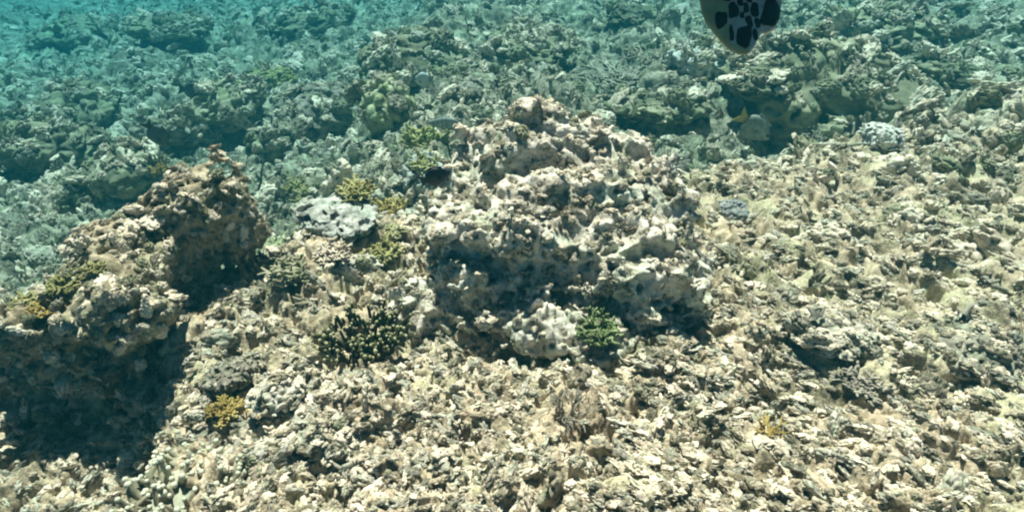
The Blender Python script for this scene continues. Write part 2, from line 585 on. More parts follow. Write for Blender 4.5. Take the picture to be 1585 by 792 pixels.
def bush_parts(rr, n=9, depth=3, L0=0.32, r0=0.05, spread=.75, shrink=.72, flat=0.0):
    """branching thicket"""
    out, tips = [], []

    def grow(p, d, L, r, k):
        q = p + d * L * .5 + rr.normal(0, L * .08, 3)
        e = p + d * L + rr.normal(0, L * .12, 3)
        out.append(tube([p, q, e], [r, r * .9, r * .75], 5 if k > 1 else 4, cap=(k == 0)))
        if k == 0:
            tips.append((e, r * .75, d)); return
        for _ in range(rr.integers(2, 4)):
            nd = d + rr.normal(0, spread, 3) * np.array([1, 1, .6]); nd[2] = abs(nd[2]) * (1 - flat) + .12
            nd /= np.linalg.norm(nd)
            grow(e, nd, L * shrink * rr.uniform(.8, 1.2), r * .72, k - 1)
    for i in range(n):
        az = 2 * math.pi * (i + rr.uniform(-.3, .3)) / n
        d = np.array([math.cos(az) * rr.uniform(.2, 1.1), math.sin(az) * rr.uniform(.2, 1.1), rr.uniform(.5, 1)])
        d /= np.linalg.norm(d)
        grow(np.array([d[0] * .06, d[1] * .06, -.06]), d, L0 * rr.uniform(.8, 1.2), r0, depth - 1)
    return out, tips


def tube_mesh(name, parts):
    V, F = join(parts)
    return mesh_from(name, V, F)


M_rub2 = reef_mat("weathered_rubble_surface", [(0.24, (0.09, 0.085, 0.06)), (0.40, (0.25, 0.23, 0.18)), (0.54, (0.44, 0.41, 0.33)), (0.70, (0.66, 0.62, 0.52))], scale=3, fine=14, rnd=0.28, bump=0.35, dist=0.002)
M_gold = reef_mat("golden_coral_surface", [(0.25, (0.16, 0.11, 0.035)), (0.5, (0.42, 0.31, 0.10)), (0.75, (0.66, 0.54, 0.24))], scale=9, fine=60, rnd=0.15)
M_yel = reef_mat("olive_yellow_coral_surface", [(0.25, (0.13, 0.13, 0.05)), (0.5, (0.34, 0.33, 0.14)), (0.75, (0.58, 0.56, 0.28))], scale=9, fine=60, rnd=0.15)
M_dark = reef_mat("dark_coral_surface", [(0.25, (0.022, 0.022, 0.012)), (0.5, (0.05, 0.048, 0.025)), (0.75, (0.10, 0.095, 0.045))], scale=9, fine=60, rnd=0)
M_tip = reef_mat("pale_tip_surface", [(0.25, (0.4, 0.42, 0.33)), (0.5, (0.62, 0.64, 0.50)), (0.75, (0.78, 0.8, 0.66))], scale=9, fine=60, rnd=0)
M_tip2 = reef_mat("olive_tip_surface", [(0.3, (0.12, 0.11, 0.05)), (0.5, (0.42, 0.40, 0.22)), (0.7, (0.72, 0.70, 0.46))], scale=30, fine=60, rnd=0)
M_green = reef_mat("green_algae_surface", [(0.25, (0.06, 0.09, 0.035)), (0.5, (0.19, 0.25, 0.11)), (0.75, (0.42, 0.48, 0.28))], scale=12, fine=60, rnd=0.2)
M_white = reef_mat("bleached_coral_surface", [(0.25, (0.40, 0.40, 0.36)), (0.45, (0.62, 0.62, 0.56)), (0.7, (0.82, 0.82, 0.76))], scale=6, fine=60, rnd=0)
M_grey = reef_mat("grey_stone_surface", [(0.25, (0.18, 0.19, 0.19)), (0.5, (0.33, 0.34, 0.34)), (0.75, (0.55, 0.55, 0.52))], scale=6, fine=60, rnd=0)
M_pale = reef_mat("pale_holed_coral_surface", [(0.30, (0.10, 0.11, 0.09)), (0.45, (0.40, 0.42, 0.37)), (0.62, (0.72, 0.73, 0.66))], scale=5, fine=30, rnd=0, bump=1.0)
M_yelcrust = reef_mat("yellow_green_crust_surface", [(0.25, (0.18, 0.18, 0.08)), (0.45, (0.42, 0.42, 0.22)), (0.7, (0.70, 0.70, 0.46))], scale=6, fine=60, rnd=0)

# small pieces that litter the reef: (mesh, material)
PROTO = []
for k in range(8):
    PROTO.append((chunk_mesh(100 + k, r=((.46, .36, .28), (.5, .3, .24), (.4, .4, .36), (.52, .38, .2))[k % 4]), (M_rub, M_rub2)[k % 3 == 2]))
for k in range(4):
    rr = np.random.default_rng(200 + k)
    PROTO.append((tube_mesh("coral_finger_cluster", finger_parts(rr, 9 + k, r=.10, spread=1.1)[0]), (M_rub, M_rub2)[k % 2]))
for k in range(3):
    rr = np.random.default_rng(300 + k)
    pts = [np.array([-.6 + .3 * i, rr.normal(0, .06), rr.normal(0, .05)]) for i in range(5)]
    ps = [tube(pts, [.09, .1, .085, .09, .07])]
    for j in range(3 + k):
        b0 = pts[1 + j % 3]; e = rr.normal(0, 1, 3); e[2] = abs(e[2]); e /= np.linalg.norm(e)
        ps.append(tube([b0, b0 + e * .12, b0 + e * rr.uniform(.2, .4)], [.075, .07, .05], 5))
    PROTO.append((tube_mesh("coral_stick", ps), (M_rub, M_rub2)[k % 2]))
for k in range(3):
    PROTO.append((chunk_mesh(400 + k, r=(.5, .42, .14), vox=.045, a1=.10, a2=.06, pit=.10), M_rub))
for k in range(3):
    rr = np.random.default_rng(500 + k)
    PROTO.append((tube_mesh("turf_tuft", bush_parts(rr, 8, 3, .26, .042, .8)[0]), (M_olive, M_rub2, M_olive)[k]))
for k in range(3):
    PROTO.append((chunk_mesh(600 + k, r=(.42, .40, .34), f1=6.5, a1=.22, f2=13, a2=.05, pit=.03), (M_olive, M_rub, M_olive)[k]))
for mshp, mt in PROTO[:24]:
    mshp.materials.append(mt)
def nub_mesh(seed, r):
    """rounded, half-fused lump of the encrusted flat: soft swellings, few pits"""
    def det(P):
        W = P + np.stack([vnoise(P, 2.6, seed + 1), vnoise(P, 2.6, seed + 2), vnoise(P, 2.6, seed + 3)], -1).astype(np.float32) * .16
        d = vnoise(P, 2.2, seed) * .12 + vnoise(W, 5.0, seed + 4) * .10 + vnoise(W, 10.0, seed + 5) * .045
        d -= (dome(worley(W, 4.2, seed), .8) - .45) * .09
        return d + dome(worley(W, 4.5, seed + 6), .36) * .12
    return sdf_mesh("coral_nub", lambda x, y, z: ell(x, y, z, (0, 0, 0), r), det, (-.8, -.75, -.6), (.8, .75, .6), .045, .35)


for k in range(6):
    mshp = nub_mesh(820 + 7 * k, ((.50, .34, .28), (.44, .38, .32), (.55, .28, .24))[k % 3])
    mshp.materials.append((M_rub, M_rub, M_rub2)[k % 3]); PROTO.append((mshp, None))
NAMES = ["coral_chunk"] * 8 + ["coral_finger"] * 4 + ["coral_stick"] * 3 + ["coral_plate"] * 3 + ["turf_tuft"] * 3 + ["knobby_coral"] * 3 + ["coral_nub"] * 6
print("protos", round(time.time() - T0, 1), [len(p[0].polygons) for p in PROTO])

# ------------------------------------------------------------------ mounds and coral heads behind and between the boulders
MOUND = []
for k in range(4):
    MOUND.append(chunk_mesh(700 + k, r=((.5, .45, .36), (.52, .42, .30), (.46, .46, .42), (.5, .4, .34))[k], vox=.026,
                            f1=(5, 6, 4.2, 7)[k], a1=.15, f2=14, a2=.07, pit=.15, fp=6))
HOLED = chunk_mesh(761, r=(.5, .42, .34), vox=.026, f1=5, a1=.10, f2=14, a2=.05, pit=.34, fp=4.2)
KNOB = [chunk_mesh(750 + k, r=(.44, .42, .38), vox=.026, f1=6.5, a1=.24, f2=15, a2=.05, pit=.02) for k in range(2)]
dg = bpy.context.evaluated_depsgraph_get()


def hit(u, v):
    global dg
    dg = bpy.context.evaluated_depsgraph_get()
    ok, p, n, i, o, mm = scene.ray_cast(dg, cam.location, ray_dir(u, v))
    return p


def depth_of(p):
    return p.y * math.cos(PITCH) + (CAM_H - p.z) * math.sin(PITCH)


# (u, v of the foot in the photograph, width in px, height/width, mesh, material, label, turn)
HEADS = [
    (600, 196, 100, 0.80, KNOB[0], M_yelcrust, "cream-yellow knobby coral head on the slope behind and left of the central boulder"),
    (645, 128, 165, 0.42, MOUND[0], M_olive, "dark lumpy coral mound behind the cream-yellow knobby head"),
    (830, 90, 120, 0.34, MOUND[1], M_olive, "dark flat mound at the back, straight above the central boulder's peak"),
    (1300, 205, 290, 0.42, MOUND[2], M_olive, "broad dark coral mound overhanging the hollow beyond the reef's edge"),
    (80, 212, 165, 0.45, MOUND[3], M_olive, "grey-green coral mound at the far left edge of the reef"),
    (60, 262, 140, 0.50, MOUND[0], M_olive, "olive mound between the far-left mound and the coral ridge"),
    (190, 300, 120, 0.55, MOUND[2], M_olive, "dark hollowed coral head just behind the ridge's sloping top"),
    (275, 228, 110, 0.50, MOUND[1], M_rub2, "grey coral head behind the ridge's block-like peak"),
    (405, 140, 80, 0.41, MOUND[3], M_yel, "yellow-green mound in the left background"),
    (1085, 112, 85, 0.55, MOUND[1], M_white, "pale bleached coral lump on the far slope below the turtle flipper"),
    (1185, 142, 88, 0.38, MOUND[0], M_olive, "small dark coral head beside the pale bleached lump"),
    (1490, 130, 120, 0.32, MOUND[3], M_olive, "dark mound behind the reef's edge in the far right background"),
    (1400, 62, 144, 0.27, MOUND[2], M_olive, "hazy green mound near the top right corner"),
    (100, 75, 120, 0.34, MOUND[0], M_olive, "hazy blue-green mound near the top left corner"),
    (250, 60, 112, 0.30, MOUND[1], M_olive, "dim teal mound in the far background, second from the top left corner"),
    (470, 55, 120, 0.29, MOUND[2], M_olive, "dim green mound in the far background left of the middle"),
    (985, 40, 96, 0.30, MOUND[3], M_olive, "dim green mound in the far background beside the turtle flipper"),
    (340, 190, 110, 0.50, MOUND[2], M_olive, "olive coral head in the left background below the yellow-green mound"),
    (480, 205, 130, 0.50, MOUND[0], M_rub2, "grey-green coral head on the slope between the ridge and the knobby head"),
    (720, 170, 90, 0.50, MOUND[3], M_rub2, "small grey coral head directly behind the central boulder's left shoulder"),
    (1020, 190, 115, 0.32, MOUND[1], M_olive, "dark coral head behind the central boulder's right shoulder"),
    (1140, 340, 46, 0.50, MOUND[2], M_grey, "whitish stone lying just right of the central boulder"),
    (1372, 226, 66, 0.55, MOUND[3], M_white, "bright white rock on the reef's edge beside the dark hollow"),
    (515, 362, 115, 0.36, HOLED, M_pale, "pale blue-white holed coral in the gully between the two boulders"),
    (348, 606, 62, 0.62, MOUND[1], M_rub2, "rounded grey stone at the foot of the coral ridge"),
    (648, 302, 84, 0.70, KNOB[1], M_pale, "blue-grey brain coral with pale dots against the boulder's left side"),
    (1015, 580, 62, 0.60, MOUND[3], M_rub, "cream pointed rock in front of the central boulder's right foot"),
    (505, 690, 120, 0.45, MOUND[1], M_rub2, "grey rock with a dark hollow below, near the bottom edge"),
    (1300, 545, 120, 0.38, MOUND[0], M_rub2, "dark knobbly coral clump on the sunlit right-hand flat"),
    (1530, 580, 130, 0.36, MOUND[2], M_rub2, "grey ledge of coral rock against the right edge of the flat"),
    (430, 640, 80, 0.50, KNOB[0], M_rub2, "dark green-grey coral knob in front of the gully"),
    (110, 330, 110, 0.50, KNOB[1], M_olive, "rounded olive coral head touching the ridge's left end"),
    (425, 245, 90, 0.55, KNOB[0], M_olive, "olive knobby coral beside the ridge's peak"),
]
heads = []
HM = {}
for i, (u, v, w, hr, me_, mt, lab) in enumerate(HEADS):
    p = hit(u, v)
    wid = w * depth_of(p) / FPX
    key = (me_.name, mt.name)
    if key not in HM:
        HM[key] = me_.copy(); HM[key].materials.clear(); HM[key].materials.append(mt)
    m2 = HM[key]
    small = wid < 0.14
    o = add("coral_rock" if ("stone" in lab or "rock" in lab) else "coral_mound", m2, None,
            loc=(p.x, p.y + wid * .35, p.z + wid * hr * (.28 if small else .22)), rot=(R(random.uniform(-8, 8)), R(random.uniform(-8, 8)), random.uniform(0, 6.28)),
            scl=(wid * .92, wid * .92, wid * hr * 1.25), label=lab, cat="rock" if ("stone" in lab or "rock" in lab) else "coral")
    heads.append(o)
bpy.context.view_layer.update()
print("heads", round(time.time() - T0, 1))


# ------------------------------------------------------------------ living corals
KEEP = []


def colony(u, v, w, kind, mat, label, cat="coral", name="branching_coral", seed=1, hr=1.0, tipmat=None, dz=0.0, keep=1.0, **kw):
    p = hit(u, v)
    wid = w * depth_of(p) / FPX
    rr = np.random.default_rng(seed)
    KEEP.append((p.x, p.y, wid * .5 * keep))
    parts, tips = (finger_parts if kind == 'finger' else bush_parts)(rr, **kw)
    t = thing(name, (p.x, p.y, p.z + dz), label, cat)
    V, F = join(parts)
    ext = max(np.ptp(V[:, 0]), np.ptp(V[:, 1]))
    s = wid / ext
    add("branches", mesh_from("branches", V * np.array([s, s, s * hr]), F), mat, t)
    if tipmat:
        bv = []
        bm_ = bmesh.new(); bmesh.ops.create_icosphere(bm_, subdivisions=1, radius=1)
        iv = np.array([q.co[:] for q in bm_.verts]); iff = np.array([[q.index for q in f.verts] for f in bm_.faces]); bm_.free()
        for (q, r, d) in tips:
            bv.append((iv * r * 1.25 + q + d * r * .5, iff))
        V2, F2 = join(bv)
        add("branch_tips", mesh_from("branch_tips", V2 * np.array([s, s, s * hr]), F2), tipmat, t, kind="stuff")
    if kind == 'finger':
        bm_ = bmesh.new(); bmesh.ops.create_icosphere(bm_, subdivisions=3, radius=1)
        iv = np.array([q.co[:] for q in bm_.verts]); iff = np.array([[q.index for q in f.verts] for f in bm_.faces]); bm_.free()
        iv = iv * (1 + .15 * vnoise(iv.astype(np.float32), 2.5, seed)[:, None])
        add("base", mesh_from("base", iv * np.array([s * .40, s * .40, s * hr * .12]) - np.array([0, 0, .02]), iff), M_rub2 if mat is M_rub else mat, t)
    return t


colony(560, 530, 150, 'finger', M_dark, "black-green bushy coral with white-tipped fingers left of the central boulder", name="finger_coral", seed=41, n=80, spread=.9, h=.45, r=.030, sub=2, base_r=.42, tipmat=M_tip2, hr=1.25)
colony(290, 770, 200, 'finger', M_rub, "pale stubby finger coral along the bottom edge at lower left", name="finger_coral", seed=42, n=95, spread=.6, h=.36, r=.036, sub=1, base_r=.5, tipmat=M_tip, hr=.9, dz=.02, keep=.6)
colony(352, 640, 84, 'bush', M_gold, "golden-brown bushy coral below the rounded grey stone", seed=43, n=28, depth=3, L0=.24, r0=.07, spread=.6, hr=.6)
colony(1188, 668, 62, 'bush', M_gold, "small golden star-shaped coral on the sunlit right-hand flat", seed=44, n=14, depth=2, L0=.5, r0=.05, spread=.4, hr=.5)
colony(606, 332, 66, 'bush', M_gold, "yellow bushy coral beside the brain coral in the gully", seed=45, n=24, depth=3, L0=.24, r0=.07, spread=.7, hr=.8)
colony(555, 305, 90, 'bush', M_yel, "olive-yellow leafy coral above the pale holed coral", seed=46, n=28, depth=3, L0=.24, r0=.07, spread=.7, hr=.7)
colony(660, 228, 86, 'bush', M_yel, "tall olive-yellow coral thicket behind the black fish", seed=47, n=28, depth=3, L0=.24, r0=.07, spread=.6, hr=.9)
colony(655, 258, 70, 'bush', M_yel, "pale yellow-green coral fronds just above the black fish", seed=48, n=24, depth=3, L0=.24, r0=.07, spread=.7, hr=.6)
colony(590, 400, 90, 'bush', M_yel, "grey-green coral thicket at the boulder's upper left edge", seed=49, n=28, depth=3, L0=.24, r0=.07, spread=.7, hr=.7)
colony(455, 430, 100, 'bush', M_olive, "brown-green coral thicket in the gully right of the ridge", seed=50, n=28, depth=3, L0=.24, r0=.07, spread=.7, hr=.8)
colony(925, 520, 90, 'bush', M_green, "bright green algae growing on the central boulder's front face", cat="algae", name="green_algae", seed=51, n=32, depth=3, L0=.24, r0=.07, spread=.8, hr=1.0)
colony(75, 482, 60, 'bush', M_gold, "golden tuft on the ridge's sloping left end", cat="coral", seed=52, n=24, depth=3, L0=.24, r0=.07, spread=.7, hr=.6)
colony(150, 420, 60, 'bush', M_yel, "olive tuft on the middle of the ridge's top", cat="coral", seed=53, n=24, depth=3, L0=.24, r0=.07, spread=.7, hr=.6)
colony(245, 268, 34, 'bush', M_gold, "tiny bright yellow coral behind the ridge's peak", seed=54, n=20, depth=3, L0=.24, r0=.07, spread=.7, hr=1.0)
colony(1262, 430, 44, 'finger', M_rub, "cluster of pale round coral nubs on the upper right-hand flat", name="finger_coral", seed=55, n=16, spread=.7, h=.4, r=.09, sub=0, base_r=.4)
colony(960, 130, 150, 'bush', M_rub2, "pale staghorn thicket on the hazy slope right of the boulder's peak", name="staghorn_coral", seed=56, n=16, depth=3, L0=.3, r0=.025, spread=.8, flat=.4, hr=.45)
colony(1010, 95, 130, 'bush', M_rub, "hazy pale staghorn thicket farther up the slope, near the turtle flipper", name="staghorn_coral", seed=57, n=16, depth=3, L0=.3, r0=.025, spread=.8, flat=.4, hr=.4)
colony(1035, 262, 70, 'bush', M_grey, "pale spiky coral tucked behind the boulder's right shoulder", seed=58, n=10, depth=3, L0=.3, r0=.035, spread=.6, hr=.8)
colony(1330, 600, 90, 'bush', M_rub2, "grey spiny thicket on the middle of the right-hand flat", seed=59, n=28, depth=3, L0=.24, r0=.07, spread=.7, hr=.5)
colony(880, 640, 110, 'bush', M_rub2, "wispy grey turf in front of the central boulder", cat="algae", name="turf_algae", seed=60, n=18, depth=3, L0=.25, r0=.022, spread=.6, hr=.7)

colony(100, 445, 70, 'bush', M_yel, "broad olive-yellow tuft on the ridge's lower left shoulder", seed=61, n=30, depth=3, L0=.22, r0=.07, spread=.8, hr=.5)
colony(45, 470, 60, 'bush', M_yel, "yellow-green tuft at the ridge's outermost left end", seed=62, n=28, depth=3, L0=.22, r0=.07, spread=.8, hr=.5)
colony(200, 440, 46, 'bush', M_olive, "brown-olive tuft on the rim above the ridge's shaded face", seed=63, n=26, depth=3, L0=.22, r0=.07, spread=.8, hr=.6)
colony(520, 395, 80, 'bush', M_rub, "pale grey-green coral thicket just below the holed coral", seed=64, n=30, depth=3, L0=.22, r0=.06, spread=.8, hr=.6, keep=.5)
colony(470, 300, 80, 'bush', M_yel, "low yellow-green thicket on the slope above the holed coral's left end", seed=65, n=30, depth=3, L0=.22, r0=.06, spread=.8, hr=.6, keep=.5)
colony(430, 385, 70, 'bush', M_yelcrust, "pale yellow-green thicket between the ridge's peak and the holed coral", seed=66, n=30, depth=3, L0=.22, r0=.06, spread=.8, hr=.6, keep=.5)
colony(605, 365, 60, 'bush', M_yelcrust, "cream thicket tucked under the boulder's left shoulder", seed=67, n=26, depth=3, L0=.22, r0=.06, spread=.8, hr=.6, keep=.5)
colony(395, 410, 60, 'finger', M_rub, "pale stubby coral at the foot of the ridge's peak", name="finger_coral", seed=68, n=26, spread=.8, h=.4, r=.07, sub=1, base_r=.4, keep=.5)


def whip(u, v, lenpx, lean, label, seed):
    p = hit(u, v)
    s = depth_of(p) / FPX
    rr = np.random.default_rng(seed)
    L_ = lenpx * s
    pts = [np.array([lean * L_ * t + rr.normal(0, .01) * L_, rr.normal(0, .02) * L_, L_ * t - .02]) for t in np.linspace(0, 1, 6)]
    V, F = tube(pts, [2.2 * s, 2 * s, 1.8 * s, 1.6 * s, 1.4 * s, 1.0 * s])
    add("sea_whip", mesh_from("sea_whip", V, F), M_dark, loc=p, label=label, cat="coral")


whip(511, 288, 34, -.05, "short dark sea whip standing upright in the gully", 1)
whip(398, 300, 60, .35, "dark slanting sea whip beside the ridge's peak", 2)
whip(178, 178, 40, .55, "pale thin leaning stalk in the hazy left background", 3)
bpy.context.view_layer.update()
print("corals", round(time.time() - T0, 1))


# ------------------------------------------------------------------ rubble scattered over everything
def scatter():
    out = []            # pos, normal, size, proto, parent name
    dg_ = bpy.context.evaluated_depsgraph_get()
    rr = np.random.default_rng(77)
    n = 30000
    ang = rr.uniform(R(-50), R(50), n)
    rad = .8 * (15 / .8) ** rr.uniform(0, 1, n)
    down = Vector((0, 0, -1))
    for a, r in zip(ang, rad):
        x, y = r * math.sin(a), r * math.cos(a)
        ok, p, nn, i, o, mm = scene.ray_cast(dg_, Vector((x, y, 1.3)), down)
        if not ok or o.name.startswith(("branches", "branch_tips", "sea_whip")):
            continue
        if any((x - a_) ** 2 + (y - b_) ** 2 < (c_ * .95) ** 2 for a_, b_, c_ in KEEP) and rr.uniform() < .93:
            continue
        lab = o.get("label", "")
        if "stone" in lab or "white" in lab:
            continue
        far = min(1, max(0, (r - 1.6) / 4))
        size = min(.15, .0235 * (r / 1.4) ** .80 * math.exp(rr.normal(0, .52)))
        if o.name.startswith("coral_boulder"):
            if rr.uniform() < .72: continue
            size = min(size * .75, .03)
        q = rr.uniform()
        if q < .50 - .12 * far: k = rr.integers(0, 8)
        elif q < .62: k = rr.integers(8, 12)
        elif q < .70: k = rr.integers(12, 15)
        elif q < .78: k = rr.integers(15, 18)
        elif q < .78 + .10 + .05 * far: k = rr.integers(18, 21)
        else: k = rr.integers(21, 24)
        if far < .3 and k in (18, 20, 21, 23) and rr.uniform() < .75: k = rr.integers(0, 8)
        if far > .45 and k < 8 and rr.uniform() < .35: k = (21, 23, 18, 22, 9)[rr.integers(0, 5)]
        if r < 3.2 and (rr.uniform() < .78 - .35 * far or k in (18, 19, 20)):
            k = rr.integers(24, 30); size = min(size * 1.05, .040)
        out.append((np.array(p), np.array(nn), size, int(k), o))
    # knobs and crusts on the sides of the two big boulders
    for ob, cnt in ((central, 3000), (left_b, 2600)):
        me = ob.data
        nf = len(me.polygons)
        ctr = np.empty(nf * 3, np.float32); me.polygons.foreach_get("center", ctr); ctr = ctr.reshape(-1, 3)
        nor = np.empty(nf * 3, np.float32); me.polygons.foreach_get("normal", nor); nor = nor.reshape(-1, 3)
        ok_ = np.nonzero(nor[:, 2] > -.45)[0]
        for j in rr.choice(ok_, cnt, replace=False):
            k = (rr.integers(0, 8), rr.integers(15, 18), rr.integers(21, 24), rr.integers(8, 12))[rr.choice(4, p=[.55, .2, .2, .05])]
            size = (.0115 if ob is central else .021) * math.exp(rr.normal(0, .45))
            out.append((ctr[j] + np.array(ob.location), nor[j], min(size, .045), int(k), ob))
    return out, dg_


SC, dg_ = scatter()
rr = np.random.default_rng(78)
items = []
for p, nn, size, k, o in SC:
    z = Vector((0, 0, 1)).lerp(Vector(nn), .35 if k >= 24 else .6 if nn[2] > .5 else .9).normalized()
    qt = z.to_track_quat('Z', 'Y') @ Euler((rr.normal(0, .25), rr.normal(0, .25), rr.uniform(0, 6.28))).to_quaternion()
    if k >= 24 and p[0] > .15:
        yaw_ = R(-35) + rr.normal(0, .35)
        qt = z.to_track_quat('Z', 'Y').to_matrix().to_quaternion() @ Euler((rr.normal(0, .15), rr.normal(0, .15), 0)).to_quaternion()
        xa = Vector((math.cos(yaw_), math.sin(yaw_), 0)); xa = (xa - z * xa.dot(z)).normalized()
        ya = z.cross(xa)
        qt = Matrix((xa, ya, z)).transposed().to_quaternion()
    sc_ = size * np.array([rr.uniform(.8, 1.45), rr.uniform(.75, 1.1), rr.uniform(.55, 1.0)])
    if k >= 24: sc_[0] *= 1.08
    lift = -.04 if k >= 24 else .10 if k < 8 or k >= 15 else .0
    pos = Vector(p) + z * size * lift
    items.append((pos, qt, sc_, k, o, size))
print("scattered", len(items), round(time.time() - T0, 1))

# the pieces that show largest become objects of their own, children of what they sit on
camv = cam.location
rank = []
for i, (pos, qt, sc_, k, o, size) in enumerate(items):
    d = pos - camv
    dep = d.y * math.cos(PITCH) - d.z * math.sin(PITCH)
    if dep < .3: continue
    u = 792.5 + FPX * d.x / dep
    v = 396 - FPX * (d.y * math.sin(PITCH) + d.z * math.cos(PITCH)) / dep
    if -5 < u < 1590 and -5 < v < 797:
        rank.append((size / dep, i))
rank.sort(reverse=True)
single = []
for s_, i in rank:
    if len(single) >= 300: break
    pos, qt, sc_, k, o, size = items[i]
    tgt = pos + Vector((0, 0, size * .35))
    ok, p, nn, fi, oo, mm = scene.ray_cast(dg_, camv, (tgt - camv).normalized())
    if ok and (p - camv).length < (tgt - camv).length - size * .8: continue
    single.append(i)
S = set(single)
for i in single:
    pos, qt, sc_, k, o, size = items[i]
    par = o.original if o.original.name.startswith(("seabed", "coral_boulder", "coral_mound", "coral_rock")) else seabed
    ob = add(NAMES[k], PROTO[k][0], parent=par)
    ob.matrix_parent_inverse = Matrix.LocRotScale(par.location, par.rotation_euler, par.scale).inverted()
    ob.location = pos; ob.rotation_mode = 'XYZ'; ob.rotation_euler = qt.to_euler(); ob.scale = sc_

pc = bpy.data.collections.new("rubble_pieces")
for k, (pm, mt) in enumerate(PROTO):
    po = bpy.data.objects.new("piece_%02d" % k, pm)
    pc.objects.link(po)


def gn_scatter(name, its, parent=None, label=None):
    P = np.array([[*it[0]] for it in its], np.float32)
    me = bpy.data.meshes.new(name)
    me.vertices.add(len(P)); me.vertices.foreach_set("co", P.ravel())
    a = me.attributes.new("rot", 'FLOAT_VECTOR', 'POINT'); a.data.foreach_set("vector", np.array([[*it[1].to_euler()] for it in its], np.float32).ravel())
    a = me.attributes.new("scl", 'FLOAT_VECTOR', 'POINT'); a.data.foreach_set("vector", np.array([it[2] for it in its], np.float32).ravel())
    a = me.attributes.new("idx", 'INT', 'POINT'); a.data.foreach_set("value", np.array([it[3] for it in its], np.int32))
    ng = bpy.data.node_groups.new(name, 'GeometryNodeTree')
    ng.interface.new_socket("Geometry", in_out='INPUT', socket_type='NodeSocketGeometry')
    ng.interface.new_socket("Geometry", in_out='OUTPUT', socket_type='NodeSocketGeometry')
    N, L = ng.nodes, ng.links
    gi, go = N.new("NodeGroupInput"), N.new("NodeGroupOutput")
    ci = N.new("GeometryNodeCollectionInfo"); ci.inputs["Collection"].default_value = pc
    ci.inputs["Separate Children"].default_value = True; ci.inputs["Reset Children"].default_value = True
    ip = N.new("GeometryNodeInstanceOnPoints"); ip.inputs["Pick Instance"].default_value = True

    def attr(nm, tp):
        q = N.new("GeometryNodeInputNamedAttribute"); q.data_type = tp; q.inputs["Name"].default_value = nm
        return q.outputs["Attribute"]
    L.new(gi.outputs[0], ip.inputs["Points"]); L.new(ci.outputs[0], ip.inputs["Instance"])
    L.new(attr("idx", 'INT'), ip.inputs["Instance Index"])
    er = N.new("FunctionNodeEulerToRotation"); L.new(attr("rot", 'FLOAT_VECTOR'), er.inputs[0]); L.new(er.outputs[0], ip.inputs["Rotation"])
    L.new(attr("scl", 'FLOAT_VECTOR'), ip.inputs["Scale"])
    L.new(ip.outputs[0], go.inputs[0])
    ob = add(name, me, parent=parent, kind="stuff", label=label, cat="rubble" if label else None)
    md = ob.modifiers.new("scatter", 'NODES'); md.node_group = ng
    return ob


gn_scatter("rubble", [it for i, it in enumerate(items) if i not in S], label="broken coral rubble and turf covering the whole reef floor")
print("rubble", round(time.time() - T0, 1))


# ------------------------------------------------------------------ fish
def prism(poly, t, taper=0.5):
    """thin fin: polygon in x-z with rounded-off thickness in y"""
    n = len(poly)
    c = np.mean(np.array(poly), 0)
    V = []
    for (x, z), y in [((a, b), -t) for a, b in poly] + [((a, b), t) for a, b in poly]:
        V.append((c[0] + (x - c[0]) * .97, y, c[1] + (z - c[1]) * .97))
    for x, z in poly:
        V.append((x, 0, z))
    F = []
    for i in range(n):
        j = (i + 1) % n
        F += [(i, j, 2 * n + j, 2 * n + i), (2 * n + i, 2 * n + j, n + j, n + i)]
    me = bpy.data.meshes.new("fin")
    me.from_pydata(V, [], F + [tuple(range(n))[::-1], tuple(range(n, 2 * n))])
    me.update()
    return me


